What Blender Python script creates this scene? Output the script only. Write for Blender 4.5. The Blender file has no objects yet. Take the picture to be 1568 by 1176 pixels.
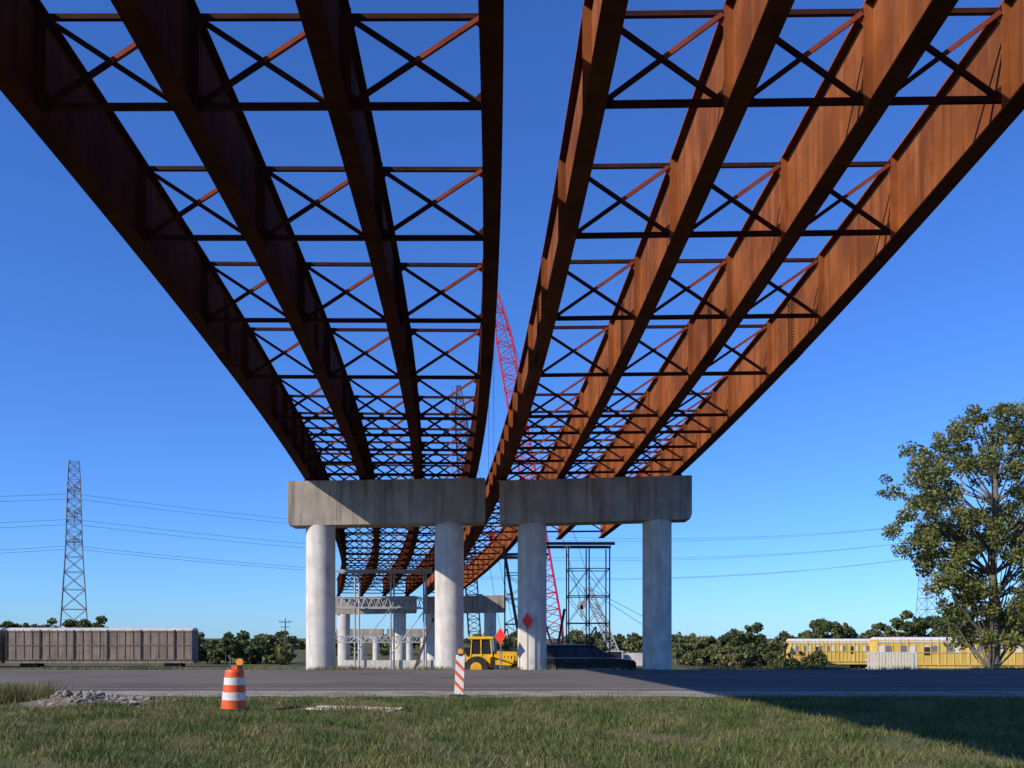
import bpy, math, random, bmesh
import numpy as np
from mathutils import Vector, Matrix
random.seed(7); rng=np.random.default_rng(7)
scene=bpy.context.scene
COL=scene.collection
# ------------------------------------------------------------------ materials
def mat(name,c1,c2=None,scale=3.0,rough=0.8,bump=0.0,bscale=20,metal=0.0,stretch=(1,1,1),c3=None,s3=0.6,spec=0.3,lo=.35,hi=.65,detail=6,streak=None,coat=0,sk2=None):
    m=bpy.data.materials.new(name); m.use_nodes=True
    nt=m.node_tree; N=nt.nodes; L=nt.links
    b=N["Principled BSDF"]; b.inputs["Roughness"].default_value=rough; b.inputs["Metallic"].default_value=metal
    b.inputs["Specular IOR Level"].default_value=spec
    b.inputs["Coat Weight"].default_value=coat
    tc=N.new("ShaderNodeTexCoord"); mp=N.new("ShaderNodeMapping"); mp.inputs["Scale"].default_value=stretch
    L.new(tc.outputs["Object"],mp.inputs["Vector"])
    if c2 is None: c2=tuple(x*.8 for x in c1)
    n=N.new("ShaderNodeTexNoise"); n.inputs["Scale"].default_value=scale; n.inputs["Detail"].default_value=detail; n.inputs["Roughness"].default_value=.6
    L.new(mp.outputs["Vector"],n.inputs["Vector"])
    r=N.new("ShaderNodeValToRGB"); r.color_ramp.elements[0].position=lo; r.color_ramp.elements[1].position=hi
    r.color_ramp.elements[0].color=(*c1,1); r.color_ramp.elements[1].color=(*c2,1)
    L.new(n.outputs["Fac"],r.inputs["Fac"]); out=r.outputs["Color"]
    def layer(out,col,vec,sc,a,bb,det=5):
        n3=N.new("ShaderNodeTexNoise"); n3.inputs["Scale"].default_value=sc; n3.inputs["Detail"].default_value=det
        L.new(vec,n3.inputs["Vector"])
        r3=N.new("ShaderNodeValToRGB"); r3.color_ramp.elements[0].position=a; r3.color_ramp.elements[1].position=bb
        L.new(n3.outputs["Fac"],r3.inputs["Fac"])
        mx=N.new("ShaderNodeMixRGB"); L.new(r3.outputs["Color"],mx.inputs[0]); L.new(out,mx.inputs[1]); mx.inputs[2].default_value=(*col,1); return mx.outputs[0]
    if c3 is not None: out=layer(out,c3,tc.outputs["Object"],s3,.45,.68)
    if streak is not None:
        m2=N.new("ShaderNodeMapping"); m2.inputs["Scale"].default_value=(2.2,2.2,.12); L.new(tc.outputs["Object"],m2.inputs["Vector"])
        out=layer(out,streak,m2.outputs["Vector"],1.6,.46,.74)
    if sk2 is not None:
        m2=N.new("ShaderNodeMapping"); m2.inputs["Scale"].default_value=(3,3,.5); L.new(tc.outputs["Object"],m2.inputs["Vector"])
        out=layer(out,sk2,m2.outputs["Vector"],.9,.6,.78,8)
    L.new(out,b.inputs["Base Color"])
    if bump>0:
        nb=N.new("ShaderNodeTexNoise"); nb.inputs["Scale"].default_value=bscale; nb.inputs["Detail"].default_value=5
        L.new(tc.outputs["Object"],nb.inputs["Vector"])
        bm=N.new("ShaderNodeBump"); bm.inputs["Strength"].default_value=bump; bm.inputs["Distance"].default_value=.03
        L.new(nb.outputs["Fac"],bm.inputs["Height"]); L.new(bm.outputs["Normal"],b.inputs["Normal"])
    return m
def leafmat(name,c1,c2,scale,transl=.3):
    m=mat(name,c1,c2,scale=scale,rough=.6,spec=.25,lo=.4,hi=.6)
    nt=m.node_tree; N=nt.nodes; L=nt.links
    b=N["Principled BSDF"]; o=N["Material Output"]
    src=b.inputs["Base Color"].links[0].from_socket
    geo=N.new("ShaderNodeNewGeometry")
    hs=N.new("ShaderNodeHueSaturation"); L.new(src,hs.inputs["Color"])
    mr=N.new("ShaderNodeMapRange"); mr.inputs[3].default_value=.55; mr.inputs[4].default_value=1.5
    L.new(geo.outputs["Random Per Island"],mr.inputs[0]); L.new(mr.outputs[0],hs.inputs["Value"])
    L.new(hs.outputs["Color"],b.inputs["Base Color"])
    t=N.new("ShaderNodeBsdfTranslucent"); L.new(hs.outputs["Color"],t.inputs["Color"])
    ms=N.new("ShaderNodeMixShader"); ms.inputs[0].default_value=transl
    L.new(b.outputs[0],ms.inputs[1]); L.new(t.outputs[0],ms.inputs[2]); L.new(ms.outputs[0],o.inputs["Surface"])
    return m
M={}
M['steel']=mat("weathering_steel",(.24,.073,.021),(.35,.112,.032),scale=1.1,rough=.85,spec=.12,bump=.12,bscale=12,c3=(.17,.05,.017),s3=.5,streak=(.145,.044,.017),sk2=(.37,.14,.055))
M['steelL']=mat("weathering_steel_left_shade",(.085,.023,.009),(.125,.034,.012),scale=1.1,rough=.9,spec=.06,bump=.12,bscale=12,c3=(.06,.017,.008),s3=.5,streak=(.05,.015,.008),sk2=(.15,.042,.018))  # left bridge girders: shade on the webs is mixed into the colour
M['steelf']=mat("weathering_steel_flange_shade",(.085,.028,.013),(.13,.040,.016),scale=2.0,rough=.85,spec=.12,bump=.12,bscale=12,c3=(.06,.021,.011),s3=.7)  # flange undersides: shade painted into the colour
M['steelfL']=mat("weathering_steel_flange_left_shade",(.048,.015,.008),(.075,.022,.010),scale=2.0,rough=.9,spec=.08,bump=.12,bscale=12,c3=(.034,.012,.007),s3=.7)  # left bridge flange undersides, shade painted in darker still
M['steeld']=mat("weathering_steel_shade_dark",(.030,.011,.008),(.065,.02,.011),scale=2.5,rough=.85,spec=.12)  # cross-frame colour darkened to stand for shade; bolts and bearing plates share it
M['steelr']=mat("weathering_steel_sunlit_red",(.20,.045,.024),(.29,.07,.038),scale=2.5,rough=.8,spec=.15)  # redder, lighter copy painted as sunlight on parts of the cross-frames
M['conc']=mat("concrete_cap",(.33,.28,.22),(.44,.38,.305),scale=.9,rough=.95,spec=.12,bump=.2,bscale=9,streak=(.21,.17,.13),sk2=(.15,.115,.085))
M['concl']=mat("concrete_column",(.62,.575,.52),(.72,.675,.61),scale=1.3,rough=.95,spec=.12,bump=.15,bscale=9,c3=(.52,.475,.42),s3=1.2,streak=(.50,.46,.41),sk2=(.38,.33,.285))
M['asph']=mat("asphalt",(.145,.128,.112),(.18,.16,.14),scale=.6,rough=.95,bump=.3,bscale=60,stretch=(.06,1,1),c3=(.115,.10,.088),s3=.12,spec=.08)
M['should']=mat("shoulder_gravel",(.27,.24,.195),(.36,.325,.265),scale=3,rough=.95,bump=.5,bscale=30,c3=(.19,.165,.13),s3=.7)
M['white']=mat("white_paint",(.75,.74,.70),(.6,.59,.55),scale=6,rough=.6)
M['yellowp']=mat("yellow_line",(.5,.36,.06),(.3,.23,.08),scale=6,rough=.7)
M['whitel']=mat("worn_white_line",(.45,.44,.41),(.25,.24,.22),scale=6,rough=.7)
M['orange']=mat("orange_plastic",(.85,.13,.025),(.72,.10,.02),scale=5,rough=.45,spec=.4,c3=(.6,.1,.03),s3=6)
M['refl']=mat("reflective_white",(.78,.76,.74),(.62,.6,.57),scale=5,rough=.4)
M['black']=mat("black_rubber",(.02,.02,.02),(.04,.04,.04),scale=6,rough=.85)
M['carp']=mat("black_car_paint",(.010,.010,.011),(.015,.015,.016),scale=2,rough=.35,spec=.3)
M['glass']=mat("dark_glass",(.02,.022,.024),(.03,.032,.034),scale=2,rough=.15,spec=.5)
M['chrome']=mat("wheel_metal",(.45,.45,.46),(.3,.3,.3),scale=9,rough=.3,metal=.9)
M['amber']=mat("amber_lens",(.9,.35,.03),(.8,.3,.02),scale=9,rough=.2,spec=.6)
M['yel']=mat("yellow_machine_paint",(.85,.48,.01),(.75,.40,.01),scale=2,rough=.45,c3=(.55,.32,.04),s3=2)
M['galv']=mat("galvanised_steel",(.25,.26,.27),(.17,.175,.185),scale=3,rough=.6,metal=.2)
M['scafw']=mat("galvanised_scaffold",(.5,.5,.5),(.36,.36,.37),scale=3,rough=.6,metal=.1)
M['scaf']=mat("scaffold_steel",(.05,.055,.065),(.10,.08,.07),scale=3,rough=.7)
M['redc']=mat("red_crane_paint",(.60,.025,.06),(.48,.02,.05),scale=2,rough=.5)
M['dcr']=mat("dark_crane_paint",(.03,.025,.03),(.08,.04,.04),scale=2,rough=.6)
M['wire']=mat("conductor_wire",(.12,.13,.15),(.15,.16,.18),scale=2,rough=.6)
M['redf']=mat("red_sign_face",(.85,.03,.025),(.78,.03,.025),scale=4,rough=.4)
M['wood']=mat("weathered_wood",(.16,.12,.09),(.10,.075,.055),scale=3,rough=.9,stretch=(4,4,.4))
M['rackb']=mat("railcar_weathered_side",(.20,.15,.11),(.28,.215,.165),scale=.8,rough=.8,streak=(.11,.08,.06))
M['rackroof']=mat("railcar_roof",(.58,.52,.48),(.7,.65,.6),scale=.8,rough=.7,streak=(.36,.29,.25))
M['racky']=mat("railcar_yellow_side",(.72,.46,.07),(.74,.53,.14),scale=.6,rough=.7,streak=(.50,.35,.12))
M['rackw']=mat("railcar_white_panel",(.80,.78,.74),(.72,.70,.66),scale=1,rough=.6,streak=(.6,.56,.51))
M['rock']=mat("broken_concrete",(.22,.195,.165),(.36,.325,.28),scale=4,rough=.95,bump=.4,bscale=15,c3=(.13,.10,.075),s3=2)
M['dirt']=mat("bare_dirt",(.14,.11,.08),(.20,.165,.12),scale=4,rough=.95,bump=.6,bscale=12)
M['bark']=mat("bark",(.13,.105,.08),(.20,.17,.135),scale=6,rough=.95,stretch=(3,3,.6))
M['leaf']=leafmat("cottonwood_foliage",(.12,.15,.04),(.23,.22,.07),.7,.35)
M['leafd']=leafmat("distant_foliage",(.085,.115,.038),(.17,.165,.06),.12,.25)
M['grass']=leafmat("grass_blades",(.07,.115,.022),(.20,.19,.07),.8,.25)
M['weed']=leafmat("dry_weeds",(.14,.14,.05),(.26,.22,.11),.8,.25)
M['ground']=mat("grass_ground",(.050,.072,.018),(.13,.12,.045),scale=1.6,rough=.95,bump=.6,bscale=14,c3=(.18,.145,.09),s3=.35,detail=9,spec=.1)
# ------------------------------------------------------------------ mesh builder
class MB:
    def __init__(s): s.v=[]; s.f=[]; s.m=[]; s.s=[]
    def add(s,vs,fs,m=0,sm=False):
        o=len(s.v); s.v.extend([tuple(x) for x in vs])
        for f in fs: s.f.append(tuple(o+i for i in f)); s.m.append(m); s.s.append(sm)
    def box(s,c,d,m=0,R=None):
        cx,cy,cz=c; a,b,e=d[0]/2,d[1]/2,d[2]/2
        vs=[Vector((x,y,z)) for z in(-e,e) for y in(-b,b) for x in(-a,a)]
        if R is not None: vs=[R@v for v in vs]
        vs=[(v.x+cx,v.y+cy,v.z+cz) for v in vs]
        s.add(vs,[(0,2,3,1),(4,5,7,6),(0,1,5,4),(2,6,7,3),(0,4,6,2),(1,3,7,5)],m)
    def beam(s,p,q,w,h,m=0,up=(0,0,1)):
        p=Vector(p);q=Vector(q);d=(q-p).normalized(); u=Vector(up)
        if abs(d.dot(u))>.98: u=Vector((1,0,0))
        r=d.cross(u).normalized(); u=r.cross(d).normalized()
        vs=[]
        for e in(p,q):
            for a,b in((-1,-1),(1,-1),(1,1),(-1,1)): vs.append(e+r*(a*w/2)+u*(b*h/2))
        s.add(vs,[(0,1,2,3),(7,6,5,4),(0,4,5,1),(1,5,6,2),(2,6,7,3),(3,7,4,0)],m)
    def cyl(s,p,q,r0,r1=None,n=12,m=0,caps=True):
        if r1 is None:r1=r0
        p=Vector(p);q=Vector(q);d=(q-p).normalized(); u=Vector((0,0,1))
        if abs(d.dot(u))>.95: u=Vector((1,0,0))
        a=d.cross(u).normalized(); b=d.cross(a)
        r=[[e+a*(rr*math.cos(2*math.pi*i/n))+b*(rr*math.sin(2*math.pi*i/n)) for i in range(n)] for e,rr in((p,r0),(q,r1))]
        s.add(r[0]+r[1],[(i,i+n,(i+1)%n+n,(i+1)%n) for i in range(n)],m,True)
        if caps:
            s.add(r[0],[tuple(range(n))],m); s.add(r[1],[tuple(reversed(range(n)))],m)
    def prism(s,poly,y0,y1,m=0,T=None):
        n=len(poly)
        vs=[Vector((x,y0,z)) for x,z in poly]+[Vector((x,y1,z)) for x,z in poly]
        if T is not None: vs=[T@v for v in vs]
        s.add(vs,[tuple(range(n)),tuple(reversed(range(n,2*n)))]+[(i,i+n,(i+1)%n+n,(i+1)%n) for i in range(n)],m)
    def build(s,name,mats,parent=None,T=None,fixn=True,bevel=0):
        me=bpy.data.meshes.new(name); me.from_pydata(s.v,[],s.f)
        for m in mats: me.materials.append(M[m])
        me.polygons.foreach_set("material_index",s.m); me.polygons.foreach_set("use_smooth",s.s)
        if fixn:
            bm=bmesh.new(); bm.from_mesh(me); bmesh.ops.recalc_face_normals(bm,faces=bm.faces); bm.to_mesh(me); bm.free()
        me.update(); o=bpy.data.objects.new(name,me); COL.objects.link(o)
        if T is not None:o.matrix_world=T
        if parent:o.parent=parent
        if bevel:
            md=o.modifiers.new("b","BEVEL"); md.width=bevel; md.segments=2; md.limit_method='ANGLE'
        return o
def empty(name,T=None):
    e=bpy.data.objects.new(name,None); COL.objects.link(e)
    if T is not None:e.matrix_world=T
    return e
def quads(name,C,S,matname,asp=.65,parent=None):
    n=len(C); u=rng.normal(size=(n,3)); u/=np.linalg.norm(u,axis=1)[:,None]
    w=rng.normal(size=(n,3)); w/=np.linalg.norm(w,axis=1)[:,None]
    v=np.cross(u,w); v/=np.linalg.norm(v,axis=1)[:,None]; 
    S=np.asarray(S)[:,None]
    V=np.empty((n,4,3)); V[:,0]=C-u*S; V[:,1]=C-v*S*asp; V[:,2]=C+u*S; V[:,3]=C+v*S*asp
    return rawquads(name,V.reshape(-1,3),n,matname,parent)
def rawquads(name,V,n,matname,parent=None):
    me=bpy.data.meshes.new(name); me.vertices.add(4*n); me.vertices.foreach_set("co",V.astype(np.float32).ravel())
    me.loops.add(4*n); me.loops.foreach_set("vertex_index",np.arange(4*n,dtype=np.int32))
    me.polygons.add(n); me.polygons.foreach_set("loop_start",np.arange(0,4*n,4,dtype=np.int32)); me.polygons.foreach_set("loop_total",np.full(n,4,dtype=np.int32))
    me.materials.append(M[matname]); me.update(calc_edges=True); me.validate()
    o=bpy.data.objects.new(name,me); COL.objects.link(o)
    if parent:o.parent=parent
    return o
# ------------------------------------------------------------------ terrain
def sstep(a,b,x):
    t=np.clip((x-a)/(b-a),0,1); return t*t*(3-2*t)
def tz(X,Y):
    X=np.asarray(X,float);Y=np.asarray(Y,float)
    z=-.70*sstep(48.2,52.5,Y)-2.1*sstep(57,95,Y)-1.3*sstep(95,140,Y)*sstep(15,50,X)
    b=.05*np.sin(X*.9+1.3*np.sin(Y*.7))*np.sin(Y*1.1+.7)+.03*np.sin(X*2.3+Y*1.7)
    off=sstep(26.2,23.5,Y)+sstep(50,54,Y)
    return z+b*np.clip(off,0,1)
def axis(pts):
    out=[]
    for a,b,st in pts: out+=list(np.arange(a,b,st))
    return np.array(out+[pts[-1][1]])
xs=axis([(-4000,-400,400),(-400,-60,20),(-60,-20,2),(-20,20,.5),(20,60,2),(60,400,20),(400,4000,400)])
ys=axis([(-4000,-400,400),(-400,-40,20),(-40,8,3),(8,27,.5),(27,47.5,4),(47.5,56,.5),(56,150,3),(150,400,20),(400,4000,400)])
XX,YY=np.meshgrid(xs,ys); ZZ=tz(XX,YY)
nx,ny=len(xs),len(ys)
V=np.stack([XX,YY,ZZ],-1).reshape(-1,3)
F=[(j*nx+i,j*nx+i+1,(j+1)*nx+i+1,(j+1)*nx+i) for j in range(ny-1) for i in range(nx-1)]
me=bpy.data.meshes.new("ground"); me.from_pydata(V.tolist(),[],F); me.materials.append(M['ground'])
for p in me.polygons:p.use_smooth=True
g=bpy.data.objects.new("ground",me); COL.objects.link(g)
def sheet(mb,x0,x1,y0,y1,z,m,n=1):
    for i in range(n):
        a=x0+(x1-x0)*i/n;b=x0+(x1-x0)*(i+1)/n
        mb.add([(a,y0,z),(b,y0,z),(b,y1,z),(a,y1,z)],[(0,1,2,3)],m)
rd=MB()
sheet(rd,-900,900,29.0,47.6,.012,0,30)
n=700;ex=np.linspace(-120,120,n+1);ey=26.0+.22*np.sin(ex*1.7)+.15*np.sin(ex*4.3+1)+.1*rng.normal(size=n+1)
vs=[];fs=[]
for i in range(n+1): vs+=[(ex[i],ey[i],.008),(ex[i],29.0,.008)]
for i in range(n): fs.append((2*i,2*i+2,2*i+3,2*i+1))
rd.add(vs,fs,1)
sheet(rd,-900,-120,27,29.0,.008,1);sheet(rd,120,900,27,29.0,.008,1)
sheet(rd,-900,900,30.0,30.15,.018,2,30)
sheet(rd,-900,900,46.2,46.35,.018,2,30)
sheet(rd,-900,900,38.95,39.05,.018,3,30); sheet(rd,-900,900,39.25,39.35,.018,3,30)
for k in range(-20,20): 
    sheet(rd,k*12+2,k*12+5,34.7,34.8,.018,2); sheet(rd,k*12-3,k*12,42.7,42.8,.018,2)
rd.build("road",['asph','should','whitel','yellowp'],fixn=False)
# ------------------------------------------------------------------ bridges
G=-.048; EYE=1.7
def XL0(Y): return -9.3+.0206*Y-.00112*Y*Y
def XL3(Y): return -.4+.0206*Y-.00112*Y*Y
def XR0(Y): return 1.9-.0018*Y-.000925*Y*Y
def XR3(Y): return 9.4+.0476*Y-.00112*Y*Y
BR={'L':(XL0,XL3,10.95,11.08),'R':(XR0,XR3,11.0,11.28)}
def gx(b,i,Y):
    a,c,_,_=BR[b]; t=i/3; return a(Y)*(1-t)+c(Y)*t
def gz(b,i,Y):
    _,_,z0,z1=BR[b]; return z0+(z1-z0)*i/3+G*Y+EYE
def slope(b,i,Y): return (gx(b,i,Y+.5)-gx(b,i,Y-.5))
D=2.2; FW=.42; FT=.045
sec=[(-FW/2,0),(FW/2,0),(FW/2,FT),(.015,FT),(.015,D-FT),(FW/2-.03,D-FT),(FW/2-.03,D),(-FW/2+.03,D),(-FW/2+.03,D-FT),(-.015,D-FT),(-.015,FT),(-FW/2,FT)]
def gpt(b,i,Y,o,z):
    s=slope(b,i,Y); l=math.hypot(1,s); return Vector((gx(b,i,Y)+o/l, Y-o*s/l, gz(b,i,Y)+z))
def girder(mb,b,i,y0,y1):
    n=int((y1-y0)/1.5); ns=len(sec); vs=[];fs=[];fl=[]
    for k in range(n+1):
        Y=y0+(y1-y0)*k/n
        for o,z in sec: vs.append(gpt(b,i,Y,o,z))
    for k in range(n):
        for j in range(ns):
            f=(k*ns+j,(k+1)*ns+j,(k+1)*ns+(j+1)%ns,k*ns+(j+1)%ns)
            (fl if j in(0,4,8) else fs).append(f)  # downward faces take the shade-darkened colour
    fs+=[tuple(range(ns)),tuple(reversed(range(n*ns,(n+1)*ns)))]
    o=len(mb.v); mb.v.extend([tuple(v) for v in vs])
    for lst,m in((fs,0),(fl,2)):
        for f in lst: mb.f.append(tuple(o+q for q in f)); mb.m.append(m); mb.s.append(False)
def splice(mb,b,i,Y):
    for sg in(-1,1):
        p=gpt(b,i,Y-.32,sg*.03,D/2);q=gpt(b,i,Y+.32,sg*.03,D/2); mb.beam(p,q,.02,D-.3,0)
        for a in range(4):
            for c in range(18):
                yy=Y+(-.24+a*.16); z=.25+c*(D-.5)/17
                p=gpt(b,i,yy,sg*.04,z);q=gpt(b,i,yy,sg*.075,z); mb.cyl(p,q,.028,n=6,m=1)
    p=gpt(b,i,Y-.6,0,-.015);q=gpt(b,i,Y+.6,0,-.015); mb.beam(p,q,FW-.03,.028,2)
    for a in range(8):
        for c in(-.15,-.07,.07,.15):
            p=gpt(b,i,Y-.5+a*.143,c,-.03); mb.cyl(p,p-Vector((0,0,.03)),.022,n=6,m=1)
def stiff(mb,b,i,Y):
    for sg in(-1,1):
        p=gpt(b,i,Y,sg*.11,FT);q=gpt(b,i,Y,sg*.11,D-FT)
        s=slope(b,i,Y)
        mb.beam(p,q,.19,.02,0,up=(s,1,0))
def frames(mb,b,y,i):
    x0=gx(b,0,y); s=-slope(b,0,y)
    Ya=y+s*(gx(b,i,y)-x0); Yb=y+s*(gx(b,i+1,y)-x0)
    at=gpt(b,i,Ya,.12,D-.2); bt=gpt(b,i+1,Yb,-.12,D-.2)
    ab=gpt(b,i,Ya,.12,.25); bb=gpt(b,i+1,Yb,-.12,.25)
    def angle(p,q,w=.1,m=0):
        mb.beam(p,q,.012,w,m)
        mb.beam(p+Vector((0,.045,-w/2+.006)),q+Vector((0,.045,-w/2+.006)),.085,.012,m)
    angle(at,bt,.1); angle(ab,bb,.12)
    angle(at+Vector((.12,.03,-.05)),bb+Vector((-.12,.03,.05)),.09); 
    p=ab+Vector((.12,-.03,.05)); q=bt+Vector((-.12,-.03,-.05)); mid=(p+q)/2
    angle(p,mid,.09,0); angle(mid,q,.09,1)  # upper half of this diagonal is coloured as sunlit
    for p,sx,sz in((at,1,-1),(bt,-1,-1),(ab,1,1),(bb,-1,1)):
        mb.add([p+Vector((-sx*.05,.012,sz*-.06)),p+Vector((sx*.32,.012,sz*-.06)),p+Vector((sx*.28,.012,sz*.1)),p+Vector((sx*.05,.012,sz*.3)),p+Vector((-sx*.05,.012,sz*.3))],[(0,1,2,3,4)],1 if (sx<0 and sz<0) else 0)  # top right gusset takes the sunlit colour
    return Ya,Yb
L0=5.26
stn=[23.06+L0*k for k in range(-10,4)]
y=stn[-1]+L0*.5
while y<57: stn.append(y); y+=L0*.5
while y<117: stn.append(y); y+=3.9
for b in 'LR':
    root=empty("steel_girder_bridge")
    gm=[MB() for _ in range(4)]
    fm=MB()
    yend=[118.5]*4 if b=='L' else [118.5,118.5,72.2,72.2]
    for i in range(4):
        girder(gm[i],b,i,-30,yend[i])
        for ys_ in (31.2+ (0,.5,.2,.7)[i], 72.0,-8): 
            if ys_<yend[i]-1: splice(gm[i],b,i,ys_)
    for y in stn:
        for i in range(3):
            s=-slope(b,0,y)
            Ye=y+s*(gx(b,i+1,y)-gx(b,0,y))
            if Ye>yend[i+1]-.3 or y>yend[i]-.3: continue
            Ya,Yb=frames(fm,b,y,i)
            if i==0: stiff(gm[0],b,0,Ya)
            stiff(gm[i+1],b,i+1,Yb)
    for i in range(4): gm[i].build("plate_girder_%d"%(i+1),['steel' if b=='R' else 'steelL','steeld','steelf' if b=='R' else 'steelfL'],root)  # left bridge gets the copies with shade in their colour
    fm.build("cross_frames",['steeld','steelr'],root)
def pier(x0,x1,cols,Y,ztl,ztr,h,dep,r,br,zb=-3.5):
    root=empty("concrete_bridge_pier")
    mb=MB(); ch=.28
    poly=[(x0+ch*.35,ztl-h),(x1-ch*.35,ztr-h),(x1,ztr-h+ch),(x1,ztr),(x0,ztl),(x0,ztl-h+ch)]
    mb.prism(poly,Y-dep/2,Y+dep/2,0)
    nj=max(2,int((x1-x0)/2.4))
    for k in range(1,nj):
        x=x0+(x1-x0)*k/nj; zt=ztl+(ztr-ztl)*k/nj
        mb.box((x,Y-dep/2-.002,zt-h/2),(.018,.012,h-.2),1)
    for k in range(nj*2):
        x=x0+(x1-x0)*(k+.5)/(nj*2)
        for z in (.5,h-.5): mb.cyl((x,Y-dep/2-.004,ztl-h+z),(x,Y-dep/2+.01,ztl-h+z),.025,n=8,m=1)
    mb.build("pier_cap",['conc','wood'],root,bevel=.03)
    mb=MB()
    for c in cols:
        zt=ztl-h+(ztr-ztl)*(c-x0)/(x1-x0)+.02
        mb.cyl((c,Y,zb),(c,Y,zt),r,n=40)
        for zz in np.arange(1.2,zt,2.4): mb.cyl((c,Y,zz),(c,Y,zz+.015),r+.003,n=40,caps=False)
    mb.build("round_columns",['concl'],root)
    if br:
        mb=MB()
        for i in range(4):
            x=gx(br,i,Y); z=ztl+(ztr-ztl)*(x-x0)/(x1-x0); zg=gz(br,i,Y)
            if zg-z>.03:
                mb.box((x,Y,(z+zg)/2-.02),(.55,.55,max(zg-z-.04,.02)),0); mb.box((x,Y,zg-.03),(.45,.7,.045),1)
        mb.build("bearings",['conc','steeld'],root)
pier(-12.1,-1.46,[-10.46,-3.43],50,10.12,10.30,2.4,1.5,.79,'L')
pier(-.68,9.7,[1.1,7.93],50,10.16,10.44,2.36,1.5,.79,'R')
pier(-22.6,-12.3,[-21.6,-14.4],117.5,6.85,7.0,2.2,1.5,.78,'L')
pier(-11.3,-.8,[-10.2,-2.8],117.5,6.9,7.1,2.2,1.5,.78,'R')
pier(-33,-24.2,[-31.2,-28.4,-25.6],172,3.3,3.3,1.3,1.4,.6,None)
pier(-23.5,-15,[-22,-19.3,-16.6],172,3.3,3.3,1.3,1.4,.6,None)
pier(-11.6,-1.2,[-10,-3],-25,13.7,13.9,2.4,1.5,.79,'L',-.5)
pier(.3,10.3,[2,9],-25,13.75,14.0,2.4,1.5,.79,'R',-.5)
# ------------------------------------------------------------------ falsework towers
def scaf(mb,x0,x1,y0,y1,zb,zt,nx_=2,dz=2.1,r=.05):
    X=np.linspace(x0,x1,nx_)
    for y in(y0,y1):
        for x in X: mb.cyl((x,y,zb),(x,y,zt),r*1.15,n=6)
        z=zb+.8
        while z<zt:
            mb.cyl((x0,y,z),(x1,y,z),r*.8,n=5); 
            if z+dz<zt:
                for a in range(nx_-1):
                    mb.cyl((X[a],y,z),(X[a+1],y,z+dz),r*.4,n=4); mb.cyl((X[a+1],y,z),(X[a],y,z+dz),r*.4,n=4)
            z+=dz
    z=zb+.8
    while z<zt:
        for x in X: mb.cyl((x,y0,z),(x,y1,z),r*.7,n=5)
        z+=dz
for (x0,x1,n_,yy,zt) in ((4.35,7.5,3,(70.2,73.0),8.75),(-.6,2.6,2,(75,78),8.35)):
    mb=MB()
    scaf(mb,x0,x1,yy[0],yy[1],-2.2,zt,n_)
    for y in yy: 
        mb.beam((x0-(1.8 if x0>0 else .3),y,zt+.16),(x1+.4,y,zt+.16),.2,.22,0)
    mb.build("falsework_tower",['scaf'])
mb=MB()
for x in (-15.3,-11.8,-8.6): 
    for y in(89,91.5):
        mb.cyl((x,y,-3),(x,y,8.1),.09,n=6)
for y in(89,91.5): mb.beam((-17.2,y,8.2),(-7.8,y,8.2),.2,.22)
def lat2(mb,p,q,h,n,r,m=0):
    p=Vector(p);q=Vector(q);H=Vector((0,0,h)); mb.cyl(p,q,r,n=5,m=m); mb.cyl(p+H,q+H,r,n=5,m=m)
    for k in range(n):
        a=p.lerp(q,k/n);b=p.lerp(q,(k+1)/n);c=(a+b)/2
        mb.cyl(a,c+H,r*.7,n=4,m=m);mb.cyl(c+H,b,r*.7,n=4,m=m)
for y in(88.6,92): lat2(mb,(-17.4,y,4.6),(-8.8,y,4.6),1.0,12,.06); lat2(mb,(-17.4,y,1.2),(-8.8,y,1.2),.6,14,.045)
for x in(-15.3,-11.8): mb.cyl((x,89,.0),(x+3.5,89,4.6),.05,n=4); 
mb.build("scaffold_frame",['scafw'])
mb=MB()
for (p,q) in (((-.6,66,8.2),(1.2,66,-2.4)),((-7.2,84,3.5),(-9.6,84,-3)),((4.6,80,4.2),(3.3,80,-3))):
    mb.beam(p,q,.22,.22)
mb.build("raking_props",['scaf'])
# ------------------------------------------------------------------ cranes
def lattice(mb,p,q,ws,nseg,rc,m=0):
    p=Vector(p);q=Vector(q);d=(q-p).normalized();a=d.cross(Vector((0,1,0))).normalized();b=d.cross(a).normalized()
    def wid(t):
        for k in range(len(ws)-1):
            if ws[k][0]<=t<=ws[k+1][0]:
                u=(t-ws[k][0])/(ws[k+1][0]-ws[k][0]); return ws[k][1]*(1-u)+ws[k+1][1]*u
    prev=None
    for k in range(nseg+1):
        t=k/nseg; c=p.lerp(q,t); w=wid(t)/2
        cur=[c+a*w*i+b*w*j for i,j in((-1,-1),(1,-1),(1,1),(-1,1))]
        for j in range(4):
            if k%2==0: mb.cyl(cur[j],cur[(j+1)%4],rc*.5,n=4,m=m)
            if prev:
                mb.cyl(prev[j],cur[j],rc,n=5,m=m)
                mb.cyl(prev[j if k%2 else (j+1)%4],cur[(j+1)%4 if k%2 else j],rc*.55,n=4,m=m)
        prev=cur
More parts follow.
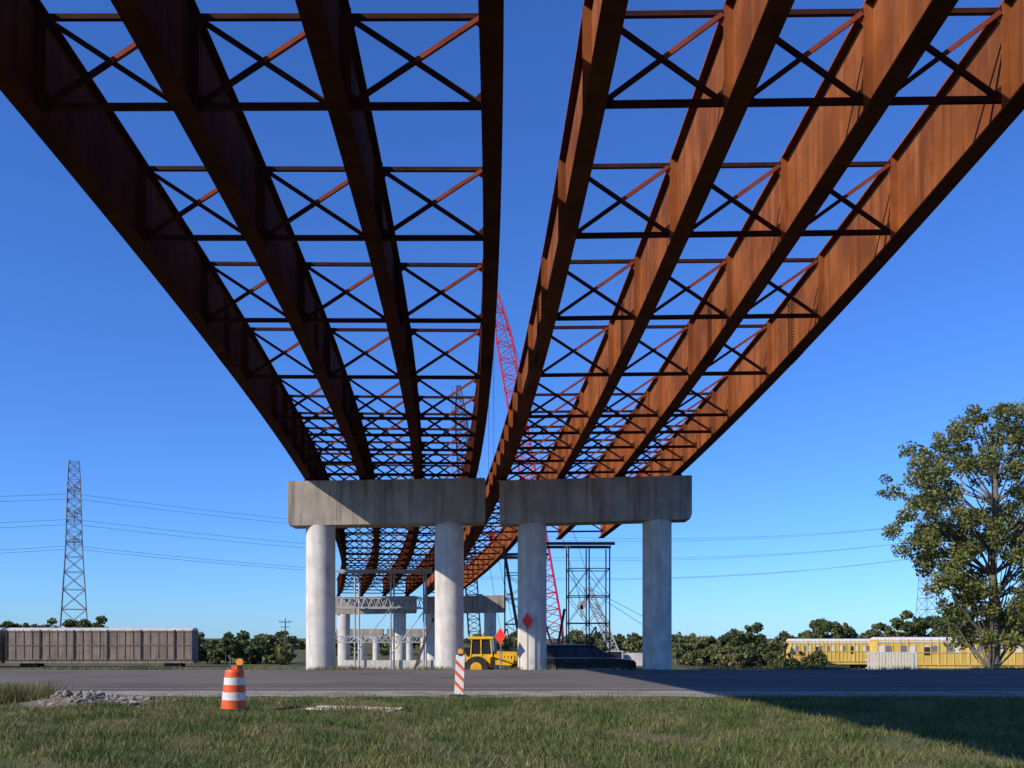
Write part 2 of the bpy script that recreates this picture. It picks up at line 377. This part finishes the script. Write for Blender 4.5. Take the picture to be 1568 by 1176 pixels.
def crawler(name,base,tip,w,mt,rc,body='dcr',hook=14,nseg=44):
    root=empty(name); mb=MB(); bx,by,bz=base
    lattice(mb,(bx,by,bz+2),tip,[(0,.5),(.08,w),(.88,w),(1,.5)],nseg,rc)
    mb.build("lattice_boom",[mt],root)
    mb=MB(); tx,ty,tz_=tip
    back=(bx+4.5,by+2.5,bz+6)
    for s in(-.5,.5):
        mb.cyl((tx+s*.4,ty,tz_),(back[0]+s*2,back[1],back[2]),.03,n=5)
    for s in(-.3,.3): mb.cyl((tx-.6+s,ty,tz_),(tx-.6+s,ty,hook),.025,n=4)
    mb.cyl((bx+2.2,by+1,bz+2.6),back,.1,n=6); mb.cyl((bx+5,by+2,bz+2.6),back,.1,n=6)
    mb.build("pendant_lines",['dcr'],root)
    mb=MB(); mb.cyl((tx-.6,ty-.2,hook),(tx-.6,ty+.2,hook),.5,n=14); mb.beam((tx-.6,ty,hook),(tx-.6,ty,hook-1.4),.4,.3); mb.build("hook_block",[mt],root)
    mb=MB()
    for s in(-1,1):
        poly=[(-3.2,.35),(-2.8,0),(2.8,0),(3.2,.35),(3.2,.8),(2.8,1.15),(-2.8,1.15),(-3.2,.8)]
        mb.prism(poly,s*2-.4,s*2+.4,1)
        for k in range(26): mb.box((-2.9+k*.232,s*2,1.17),(.12,.9,.06),1)
    mb.box((0,0,1),(2,3.2,.6),1); mb.cyl((0,0,1.2),(0,0,1.6),1.2,n=20,m=1)
    mb.prism([(-1.4,1.6),(5,1.6),(5.3,2),(5.3,2.8),(4.8,3.0),(1,3.0),(.6,2.8),(-1.4,2.6)],-1.5,1.3,0)
    mb.prism([(-2,1.7),(.2,1.7),(.2,3.3),(-1.5,3.3),(-2.1,2.6)],-2.2,-1.1,0); mb.prism([(-1.95,2.2),(.0,2.2),(.0,3.2),(-1.5,3.2),(-2.12,2.6)],-2.23,-1.07,2)
    mb.build("crawler_base",[body,'black','glass'],root,T=Matrix.Translation((bx,by,bz)))
crawler("red_crawler_crane",(5.8,110,-3.0),(-1.9,110,43),1.9,'redc',.09,'rackroof')
crawler("dark_crawler_crane",(-5.2,132,-3),(-7.7,132,38),1.7,'dcr',.09)
crawler("grey_crawler_crane",(12.3,105,-3.1),(8.6,105,7.4),.9,'scafw',.07,'rackroof',hook=5.4,nseg=16)
# ------------------------------------------------------------------ transmission towers and wires
def ttower(name,T,H,levels):
    mb=MB(); 
    prof=[(0,3.3),(H*.55,1.8),(H*.9,1.35),(H,1.1)]
    def w(z):
        for k in range(3):
            if prof[k][0]<=z<=prof[k+1][0]:
                u=(z-prof[k][0])/(prof[k+1][0]-prof[k][0]); return prof[k][1]*(1-u)+prof[k+1][1]*u
    zs=[0]; st=6.0
    while zs[-1]<H-1.5: zs.append(min(H,zs[-1]+st)); st=max(2.4,st*.88)
    zs[-1]=H
    C=[[Vector((i*w(z),j*w(z),z)) for i,j in((-1,-1),(1,-1),(1,1),(-1,1))] for z in zs]
    for k in range(len(zs)-1):
        for j in range(4):
            a,b=C[k],C[k+1]; mb.cyl(a[j],b[j],.13,n=4)
            mb.cyl(a[j],b[(j+1)%4],.06,n=4); mb.cyl(a[(j+1)%4],b[j],.06,n=4); mb.cyl(b[j],b[(j+1)%4],.06,n=4)
    for z,l in levels:
        for s in(-1,1):
            e=Vector((0,s*l,z))
            for i in(-1,1):
                mb.cyl((i*w(z),s*w(z),z),e,.11,n=4); mb.cyl((i*w(z),s*w(z),z+2),e,.11,n=4)
            for q in (.35,.7): mb.cyl((0,s*(w(z)+(l-w(z))*q),z),(0,s*(w(z)+(l-w(z))*q),z+1.6*(1-q)),.05,n=4)
            mb.cyl(e,e-Vector((0,0,1.6)),.14,n=6)
    mb.build(name,['galv'],T=T)
TA=Vector((-103,215,-3)); TB=Vector((152,335,-4))
d=(TB-TA); ang=math.atan2(d.y,d.x)
lvA=[(39.5,4.2),(33.5,5.2),(27.5,4.2)]; lvB=[(49,4.2),(43,5.2),(37,4.2)]
MA=Matrix.Translation(TA)@Matrix.Rotation(ang,4,'Z'); MBt=Matrix.Translation(TB)@Matrix.Rotation(ang,4,'Z')
ttower("transmission_tower",MA,46,lvA); ttower("transmission_tower",MBt,55,lvB)
mb=MB()
TC=Vector((-360,95,-3)); MC=Matrix.Translation(TC)@Matrix.Rotation(ang,4,'Z')
for k in range(3):
    for s in(-1,1):
        for (Ma,la,Mb_,lb,sag) in ((MA,lvA,MBt,lvB,8),(MC,lvA,MA,lvA,8)):
            a=Ma@Vector((0,s*la[k][1],la[k][0]-1.6)); b=Mb_@Vector((0,s*lb[k][1],lb[k][0]-1.6))
            pr=None
            for t in np.linspace(0,1,33):
                p=a.lerp(b,t)-Vector((0,0,4*sag*t*(1-t)))
                if pr: mb.cyl(pr,p,.04,n=4,caps=False)
                pr=p
mb.build("power_lines",['wire'],fixn=False)
ttower("transmission_tower",MC,46,lvA)
mb=MB(); mb.cyl((-37.2,150,-3),(-37.2,150,4.8),.13,.09,n=8); mb.beam((-38.2,150,4.2),(-36.2,150,4.2),.12,.12)
mb.beam((-38,150,3.4),(-36.4,150,3.4),.12,.12)
for x in(-38.1,-37.7,-36.7,-36.3): mb.cyl((x,150,4.25),(x,150,4.5),.05,n=6)
mb.build("utility_pole",['wood'])
# ------------------------------------------------------------------ railcars
def railcar(x,y,z,rot,H,side,roof,Lc=27,panel=None):
    T=Matrix.Translation((x,y,z))@Matrix.Rotation(rot,4,'Z'); root=empty("autorack_railcar",T)
    mb=MB(); W=3.1
    mb.box((0,0,(H+1.0)/2),(Lc,W-.12,H-1.35),0)
    mb.box((0,0,.95),(Lc+.4,W,.35),2)
    n=22
    for k in range(n+1):
        xx=-Lc/2+k*Lc/n
        big=(k%4==0)
        for s in(-1,1): mb.box((xx,s*(W/2 if big else W/2-.03),(H+1)/2),(.26 if big else .12,.12,H-1.4),(4 if big else 0) if not panel else 0)
    for s in(-1,1):
        for zz in (1.35,1.0+(H-1)*.5,H-.4): mb.box((0,s*(W/2-.01),zz),(Lc,.08,.12),0)
        if panel:
            mb.box((0,s*(W/2-.04),H-.52),(Lc-.1,.12,.42),3)
            for k in range(n):
                xx=-Lc/2+(k+.5)*Lc/n
                if k%3!=2: mb.box((xx,s*(W/2-.045),1.0+(H-1)*.60),(Lc/n-.3,.05,(H-1)*.26),5 if k%2 else 3)
                if k in(6,15): mb.box((xx,s*(W/2+.01),1+(H-1)*.55),(.9,.03,1.3),4)
    n=8; poly=[(-W/2,H-.3)]+[(-W/2*math.cos(math.pi*i/n),H-.3+.45*math.sin(math.pi*i/n)) for i in range(1,n)]+[(W/2,H-.3)]
    R=Matrix.Rotation(math.pi/2,4,'Z'); mb.prism(poly,-Lc/2-.1,Lc/2+.1,1,T=R)
    for s in(-1,1):
        for e in(-1,1):
            cx=s*(Lc/2-3)+e*.9
            for w in(-.75,.75): mb.cyl((cx,w-.07,.46),(cx,w+.07,.46),.46,n=16,m=4)
        for w in(-.95,.95): mb.box((s*(Lc/2-3),w,.5),(2.6,.15,.35),4)
    o=mb.build("body",[side,roof,'rackb' if not panel else 'racky','rackw','black','galv']); o.parent=root
railcar(-61.2,137,-2.9,.035,5.9,'rackb','rackroof')
railcar(-89.2,136,-2.9,.035,5.9,'rackb','rackroof')
for x in (72.0,100.2,128.4): railcar(x+1,150,-4.1,-.02,5.7,'racky','rackw',panel=True)
railcar(44.2+16,172,-4.1,-.02,5.4,'racky','rackw',Lc=16,panel=True)
mb=MB()
for (a,b,y,z) in ((-200,-42,136.6,-2.95),(40,220,150,-4.12)):
    mb.beam((a,y,z+.0),(b,y,z),3.2,.3,1)
    for s in(-.75,.75): mb.beam((a,y+s,z+.2),(b,y+s,z+.2),.08,.14,0)
mb.build("railway_track",['scaf','should'])
mb=MB()
for k in range(7): mb.prism([(-.35,0),(.35,0),(.3,.2),(.12,.6),(.1,1.7),(-.1,1.7),(-.12,.6),(-.3,.2)],-1.5,1.5,0,T=Matrix.Translation((-16.2+k*1.68,92,-2.3))@Matrix.Rotation(math.pi/2,4,'Z')@Matrix.Scale(.55,4,(0,1,0)))
mb.build("concrete_barrier",['concl'])
mb=MB(); 
for k in range(16): mb.box((30.4+k*.27,78,-.35),(.17,.06,1.6),0)
for z in(-.9,-.2,.3): mb.box((32.4,78.06,z),(4.4,.05,.12),0)
for x in(30.5,32.4,34.4): mb.box((x,78.15,-.9),(.12,.1,2.6),0)
mb.build("white_slatted_fence",['white'])
# ------------------------------------------------------------------ SUV
def suv(T):
    root=empty("sport_utility_vehicle",T); mb=MB(); W=.98
    low=[(-2.8,.45),(2.75,.42),(2.85,.6),(2.83,.95),(2.7,1.08),(1.5,1.2),(1.35,1.22),(-2.78,1.22),(-2.86,1.0),(-2.86,.6)]
    mb.prism(low,-W,W,0)
    wb=W-.03;wt=W-.2
    vs=[(-2.78,-wb,1.215),(1.42,-wb,1.215),(1.42,wb,1.215),(-2.78,wb,1.215),(-2.6,-wt,1.8),(.62,-wt,1.8),(.62,wt,1.8),(-2.6,wt,1.8)]
    mb.add(vs,[(0,1,5,4),(1,2,6,5),(2,3,7,6),(3,0,4,7),(4,5,6,7)],1)
    vs=[(-2.66,-wt-.03,1.795),(.66,-wt-.03,1.795),(.66,wt+.03,1.795),(-2.66,wt+.03,1.795),(-2.5,-wt+.08,1.9),(.4,-wt+.08,1.9),(.4,wt-.08,1.9),(-2.5,wt-.08,1.9)]
    mb.add(vs,[(0,1,5,4),(1,2,6,5),(2,3,7,6),(3,0,4,7),(4,5,6,7),(0,3,2,1)],0)
    for s in(-1,1):
        for xb,xt in((-2.74,-2.58),(-1.55,-1.5),(-.45,-.42),(.62,.3),(1.42,.62)):
            mb.beam((xb,s*(wb+.005),1.22),(xt,s*(wt+.01),1.81),.1,.05,0,up=(0,1,0))
        mb.box((-.6,s*(W+.008),1.2),(4.3,.02,.04),3); mb.box((0,s*(W+.008),.6),(4.6,.02,.05),3)
        for xx in(-1.0,.1): mb.box((xx,s*(W+.015),1.08),(.16,.03,.035),3)
        for xx in(-1.75,1.85):
            mb.cyl((xx,s*.78,.4),(xx,s*1.0,.4),.4,n=24,m=2); mb.cyl((xx,s*.99,.4),(xx,s*1.01,.4),.24,n=16,m=3)
            mb.cyl((xx,s*.9,.42),(xx,s*.988,.42),.47,n=24,m=2)
        mb.box((-2.83,s*.85,1.1),(.1,.16,.4),4); mb.box((2.78,s*.75,.85),(.12,.35,.18),3)
        mb.beam((-2.3,s*.62,1.94),(.1,s*.62,1.94),.04,.04,3)
        mb.box((1.1,s*1.08,1.28),(.15,.16,.14),0)
    mb.box((2.86,0,.5),(.12,1.9,.22),0); mb.box((-2.88,0,.55),(.14,1.9,.2),0)
    o=mb.build("body",['carp','glass','black','chrome','redf']); o.parent=root
    md=o.modifiers.new("b","BEVEL"); md.width=.02; md.segments=2; md.limit_method='ANGLE'
suv(Matrix.Translation((4.1,52.9,-.72))@Matrix.Scale(1.04,4))
# ------------------------------------------------------------------ yellow loader
def loader(T):
    root=empty("yellow_backhoe_loader",T); mb=MB()
    mb.prism([(-.4,.9),(1.7,.8),(1.75,1.45),(1.6,1.6),(-.1,1.7),(-.4,1.6)],-.5,.5,0)
    for k in range(5): mb.box((.5+k*.2,-.51,1.25),(.06,.03,.35),2)
    mb.prism([(-1.7,.7),(-.3,.7),(-.3,1.35),(-1.7,1.35)],-.75,.75,0)
    mb.prism([(-1.45,1.35),(-.2,1.35),(-.3,2.4),(-1.4,2.4)],-.66,.66,1)
    for s in(-1,1):
        for a,b in(((-1.48,1.35),(-1.42,2.42)),((-.2,1.35),(-.3,2.42)),((-.85,1.35),(-.87,2.42))): mb.beam((a[0],s*.67,a[1]),(b[0],s*.67,b[1]),.14,.08,0)
        mb.beam((-1.45,s*.67,1.42),(-.2,s*.67,1.42),.06,.18,0)
        mb.cyl((-1.1,s*.6,.7),(-1.1,s*1.05,.7),.7,n=24,m=2); mb.cyl((-1.1,s*1.04,.7),(-1.1,s*1.07,.7),.35,n=16,m=0)
        mb.cyl((1.2,s*.6,.48),(1.2,s*.95,.48),.48,n=20,m=2); mb.cyl((1.2,s*.94,.48),(1.2,s*.97,.48),.22,n=16,m=0)
        mb.beam((-.1,s*.6,1.45),(2.2,s*.6,.7),.12,.2,0)
    mb.box((-.87,0,2.47),(1.5,1.55,.16),0)
    mb.prism([(2.2,.3),(2.9,.25),(2.75,.5),(2.4,.9),(2.2,.9)],-1.1,1.1,0)
    mb.beam((-1.7,0,1.0),(-2.5,0,2.0),.25,.3,0); mb.beam((-2.5,0,2.0),(-2.75,0,1.1),.2,.22,0); mb.prism([(-3.0,.7),(-2.5,.6),(-2.5,1.1),(-2.9,1.2)],-.35,.35,2)
    mb.cyl((1.0,.2,1.6),(1.0,.2,2.15),.05,n=8,m=2); mb.cyl((-.87,0,2.52),(-.87,0,2.68),.07,n=8,m=3)
    o=mb.build("machine_body",['yel','glass','black','amber']); o.parent=root
    md=o.modifiers.new("b","BEVEL"); md.width=.02; md.segments=1; md.limit_method='ANGLE'
loader(Matrix.Translation((-.85,54.2,-.80))@Matrix.Rotation(-.15,4,'Z'))
# ------------------------------------------------------------------ signs
def diamond(x,y,z0,zc,rot):
    T=Matrix.Translation((x,y,0))@Matrix.Rotation(rot,4,'Z'); root=empty("diamond_warning_sign",T)
    mb=MB(); mb.box((0,.03,(z0+zc)/2),(.05,.04,zc-z0+.5),0); mb.build("post",['galv'],root)
    mb=MB(); h=.46
    mb.prism([(0,zc-h),(h*.95,zc),(0,zc+h),(-h*.95,zc)],-.012,.006,0); mb.prism([(0,zc-h*.88),(h*.84,zc),(0,zc+h*.88),(-h*.84,zc)],-.018,-.0125,1)
    mb.build("sign_panel",['orange','redf'],root)
diamond(-.62,48.9,-.4,1.78,-.85); diamond(.82,48.9,-.4,2.58,-.85)
T=Matrix.Translation((-1.52,26.1,0))@Matrix.Rotation(-.12,4,'Z')@Matrix.Rotation(.04,4,'Y'); root=empty("striped_vertical_panel",T)
mb=MB(); w=.13
mb.box((0,0,.64),(2*w,.03,1.12),0)
for k in range(7):
    z=.12+k*.3
    if z+.42>1.2: break
    mb.add([(-w+.003,-.0185,z+.24),(w-.003,-.0185,z),(w-.003,-.0185,z+.11),(-w+.003,-.0185,z+.35)],[(0,1,2,3)],1)
mb.box((0,.03,.6),(.05,.03,1.2),3); mb.box((0,0,.03),(.5,.4,.05),2)
mb.cyl((.0,-.04,1.3),(.0,.04,1.3),.08,n=16,m=4); mb.box((0,0,1.21),(.1,.08,.05),2)
o=mb.build("panel",['white','orange','black','galv','amber'],fixn=False); o.parent=root
T=Matrix.Translation((-6.48,21.3,float(tz(-6.48,21.3))))@Matrix.Rotation(.02,4,'Y'); root=empty("traffic_barrel",T); mb=MB()
prof=[(.0,.30),(.08,.30),(.081,.285),(.27,.28),(.275,.27),(.45,.265),(.455,.255),(.62,.25),(.625,.24),(.79,.235),(.795,.225),(.92,.215),(.97,.19)]
cm=[0,0,0,0,1,0,0,0,1,0,0,0]
for k in range(len(prof)-1):
    mb.cyl((0,0,prof[k][0]),(0,0,prof[k+1][0]),prof[k][1],prof[k+1][1],n=32,m=cm[k],caps=False)
mb.cyl((0,0,.969),(0,0,.971),.19,n=32,m=0)
mb.cyl((0,0,0),(0,0,.07),.40,.37,n=32,m=2)
mb.beam((-.07,0,1.02),(.07,0,1.02),.06,.09,0)
mb.box((.12,0,1.02),(.10,.09,.12),2); mb.cyl((.12,-.045,1.15),(.12,.045,1.15),.085,n=20,m=3)
o=mb.build("barrel_body",['orange','refl','black','amber'],fixn=False); o.parent=root
T=Matrix.Translation((-3.55,21.3,.07))@Matrix.Rotation(-.35,4,'Z')@Matrix.Rotation(.05,4,'X'); root=empty("fallen_barricade",T); mb=MB()
for yy in(0,-.45):
    mb.box((0,yy,.0),(2.2,.2,.03),0)
    for k in range(7):
        x=-1.05+k*.3; mb.add([(x,yy-.095,.0185),(x+.14,yy-.095,.0185),(x+.24,yy+.095,.0185),(x+.10,yy+.095,.0185)],[(0,1,2,3)],1)
for x in(-.8,.8): mb.box((x,-.3,-.05),(.06,1.3,.05),0)
o=mb.build("rails",['white','orange'],fixn=False); o.parent=root
mb=MB(); cx,cy=-11.0,23.6; ring=[]; nr=40
for q,rr in enumerate((0.02,.35,.7,1.0)):
    for i in range(nr):
        a=2*math.pi*i/nr; k=rr*(1+.12*math.sin(3*a+1)+.08*math.sin(7*a)); x=cx+2.0*k*math.cos(a); y=cy+1.6*k*math.sin(a)
        ring.append((x,y,float(tz(x,y))+.006+.13*(1-rr)**.7+(0 if rr==1 else .02*random.random())-(.03 if rr==1 else 0)))
mb.add(ring,[(q*nr+i,q*nr+(i+1)%nr,(q+1)*nr+(i+1)%nr,(q+1)*nr+i) for q in range(3) for i in range(nr)],1)
def rock(c,r):
    bm=bmesh.new(); bmesh.ops.create_icosphere(bm,subdivisions=1,radius=1)
    sc=Vector((random.uniform(.7,1.4),random.uniform(.7,1.2),random.uniform(.4,.8)))*r
    R=Matrix.Rotation(random.uniform(0,6),3,'Z')@Matrix.Rotation(random.uniform(-.6,.6),3,'X')
    vs=[]
    for v in bm.verts:
        k=random.uniform(.7,1.25); p=R@Vector((v.co.x*sc.x*k,v.co.y*sc.y*k,v.co.z*sc.z*k)); vs.append((p.x+c[0],p.y+c[1],p.z+c[2]))
    mb.add(vs,[tuple(v.index for v in f.verts) for f in bm.faces],0); bm.free()
for k in range(420):
    x=random.gauss(cx+.2,.8); y=random.gauss(cy,.7)
    if y>26: continue
    h=.22*math.exp(-((x-cx)/1.0)**2-((y-cy)/.8)**2)
    rock((x,y,float(tz(x,y))+.03+h*random.random()),random.choice((.03,.03,.04,.05,.06,.09,.13))*random.uniform(.7,1.3))
mb.build("rubble_pile",['rock','dirt'])
# ------------------------------------------------------------------ trees
def crown(n,cs,rad,leaf):
    C=[];S=[]
    for c,r in zip(cs,rad):
        k=int(n*r*r); p=rng.normal(size=(k,3)); p/=np.linalg.norm(p,axis=1)[:,None]; p*=(rng.random(k)**.5)[:,None]*r*np.array([1,1,.75])
        C.append(p+c); S.append(rng.uniform(.7,1.3,k)*leaf)
    return np.concatenate(C),np.concatenate(S)
root=empty("cottonwood_tree",Matrix.Identity(4))
bx,by,bz=36.9,70,-2.8
pr=[(1.0,2.4),(3,3.8),(5,4.8),(7,6.0),(9,7.2),(11,8.2),(13,9.2),(14.5,8.9),(15.5,8.1),(17,6.5),(18.3,4.5),(19.3,1.5)]
cs=[];rad=[]
while len(cs)<370:
    z=random.uniform(1.0,19.0); R=np.interp(z,[p[0] for p in pr],[p[1] for p in pr]); 
    if random.random()>(R/8.9)**1.1+.12: continue
    a=random.uniform(0,2*math.pi); rr=R*math.sqrt(random.uniform(.05,1))*random.uniform(.78,1.03)
    cs.append((bx+rr*math.cos(a),by+rr*math.sin(a),z)); rad.append(random.uniform(.4,1.15))
C,S=crown(200,cs,rad,.12); quads("foliage",C,S,'leaf',asp=.85,parent=root)
mb=MB(); pts=[(bx+.15*math.sin(z*.6),by+.1*math.cos(z*.8),z) for z in np.linspace(bz,17.5,12)]
for k in range(11): mb.cyl(pts[k],pts[k+1],.45*(1-k/12)+.04,.45*(1-(k+1)/12)+.04,n=10,caps=False)
for c in cs[::3]:
    zz=max(bz+3.5,c[2]-2.6-abs(c[0]-bx)*.35); i=min(10,int((zz-bz)/(17.5-bz)*11)); p=Vector(pts[i]); q=Vector(c); mid=(p+q)/2+Vector((0,0,-.4))
    mb.cyl(p,mid,.10,.06,n=5,caps=False); mb.cyl(mid,q,.06,.02,n=5,caps=False)
mb.build("trunk_and_limbs",['bark'],root)
def treerow(name,spec,leaf,dens):
    cs=[];rad=[];mb=MB()
    for (x,y,ztop,w) in spec:
        z0=float(tz(x,y)); h=ztop-z0
        mb.cyl((x,y,z0-.3),(x,y,z0+h*.7),.18,.06,n=5,caps=False)
        for k in range(14):
            t=random.uniform(.12,.93); R=w*math.sin(math.pi*min(1,.12+t*.88))**.7*random.uniform(.2,1); a=random.uniform(0,6.28)
            cs.append((x+R*math.cos(a),y+R*math.sin(a),z0+h*t)); rad.append(random.uniform(.6,1.25)*w*.33)
    C,S=crown(dens,cs,rad,leaf); rt=empty(name)
    quads("foliage",C,S,'leafd',asp=.8,parent=rt); mb.build("trunks",['bark'],rt)
def px(x,Y): return (x-784)/1400*Y
def pz(y,Y): return 1.7+(976-y)/1400*Y
sp=[]
def line(x0,x1,Y,prof,st,w,j=8):
    x=x0
    while x<x1:
        yy=np.interp(x,[p[0] for p in prof],[p[1] for p in prof])+random.uniform(-j,j*1.6); Yj=Y+random.uniform(-6,6)
        sp.append((px(x,Yj),Yj,pz(yy,Yj),w*random.uniform(.6,1.35))); x+=st*random.uniform(.6,1.5)
line(300,452,155,[(300,972),(340,968),(400,974),(452,984)],11,2.2)
line(-80,190,205,[(-80,945),(60,952),(120,942),(150,946),(190,962)],11,3.2)
line(928,1045,175,[(928,1000),(980,992),(1045,984)],12,2.0)
line(1045,1100,190,[(1045,984),(1100,975)],12,2.4)
line(1118,1170,185,[(1118,958),(1145,952),(1170,966)],12,2.9,5)
line(1180,1250,190,[(1180,975),(1215,968),(1250,966)],12,2.6)
line(1250,1320,195,[(1250,950),(1285,946),(1320,958)],12,3.0,6)
line(1335,1640,195,[(1335,955),(1370,938),(1430,940),(1480,934),(1640,930)],13,3.2,9)
line(1040,1260,170,[(1040,995),(1150,990),(1260,990)],15,1.9)
line(500,930,230,[(500,1000),(930,1003)],13,2.4)
treerow("distant_tree_row",sp,.30,105)
sp=[]
for k in range(150):
    x=random.uniform(-420,420); y=random.uniform(330,400); sp.append((x,y,float(random.uniform(1.0,4)),5.5))
treerow("distant_tree_row",sp,.8,12)
# ------------------------------------------------------------------ grass
def blades(name,P,H,W,matname):
    n=len(P); a=rng.random(n)*2*np.pi; ux=np.cos(a)*W; uy=np.sin(a)*W
    l=rng.normal(size=(n,2))*H[:,None]*.45
    V=np.zeros((n,4,3)); V[:,0]=P+np.stack([-ux,-uy,0*ux],1); V[:,1]=P+np.stack([ux,uy,0*ux],1)
    tip=P+np.stack([l[:,0],l[:,1],H],1)
    V[:,2]=tip+np.stack([ux,uy,0*ux],1)*.25; V[:,3]=tip-np.stack([ux,uy,0*ux],1)*.25
    rawquads(name,V.reshape(-1,3),n,matname)
n=170000
y=11+(26.0-11)*rng.random(n)**.8; x=(rng.random(n)*2-1)*(y*.6+1.5)
cl=np.sin(x*1.3+np.sin(y*1.1)*2)*np.sin(y*1.9+x*.4)+.5*np.sin(x*3.7+y*2.9)+rng.normal(size=n)*.55
keep=(cl>-.5)&~((((x-cx)/1.75)**2+((y-cy)/1.4)**2)<1)&((y<25.2)|(rng.random(n)<.35))
x,y,cl=x[keep],y[keep],cl[keep]
H=rng.uniform(.03,.10,len(x))*(1+.7*np.clip(cl,0,1.5))
tall=rng.random(len(x))<.012; H[tall]*=2.2
blades("grass",np.stack([x,y,tz(x,y)],1),H,np.full(len(x),.008),'grass')
n=26000
x=rng.uniform(-32,32,n); y=47.9+rng.random(n)**1.6*4
cl=np.sin(x*.9)*np.sin(x*.37+2)+rng.normal(size=n)*.4
keep=(cl>-.1)&~((x>.5)&(x<7.4)&(rng.random(n)<.9)); x,y,cl=x[keep],y[keep],cl[keep]
blades("roadside_weeds",np.stack([x,y,tz(x,y)],1),rng.uniform(.05,.2,len(x))*(1+.5*np.clip(cl,0,1.2)),np.full(len(x),.014),'weed')
n=3000
x=-13.2+rng.normal(size=n)*.55; y=24.0+rng.normal(size=n)*.5; 
blades("dry_shrub",np.stack([x,y,tz(x,y)+rng.random(n)*.15],1),rng.uniform(.15,.45,n),np.full(n,.01),'weed')
# ------------------------------------------------------------------ light, sky, camera
dirv=Vector((1.3,.9,-1)).normalized()
sd=bpy.data.lights.new("sun","SUN"); sd.energy=5.0; sd.angle=math.radians(.53); sd.color=(1,.91,.78)
so=bpy.data.objects.new("sun",sd); COL.objects.link(so); so.rotation_euler=dirv.to_track_quat('-Z','Y').to_euler(); so.location=(-40,-40,60)
w=bpy.data.worlds.new("World"); scene.world=w; w.use_nodes=True
nt=w.node_tree; bg=nt.nodes["Background"]; sk=nt.nodes.new("ShaderNodeTexSky"); sk.sky_type='NISHITA'; sk.sun_disc=False
sk.sun_elevation=math.asin(-dirv.z); sk.sun_rotation=math.atan2(-dirv.x,-dirv.y)%(2*math.pi)
sk.air_density=1.0; sk.dust_density=.1; sk.ozone_density=3.0
mx=nt.nodes.new("ShaderNodeMixRGB"); mx.blend_type='MULTIPLY'; mx.inputs[0].default_value=1; mx.inputs[2].default_value=(.48,.90,1.70,1)
nt.links.new(sk.outputs[0],mx.inputs[1]); nt.links.new(mx.outputs[0],bg.inputs[0]); bg.inputs[1].default_value=.108
cd=bpy.data.cameras.new("camera"); cd.sensor_width=36; cd.lens=1400/1568*36; cd.shift_y=388/1568; cd.clip_end=9000; cd.clip_start=.1
co=bpy.data.objects.new("camera",cd); COL.objects.link(co); co.location=(0,0,EYE); co.rotation_euler=(math.pi/2,0,0); scene.camera=co
scene.view_settings.view_transform='Standard'; scene.view_settings.look='None'; scene.view_settings.exposure=0
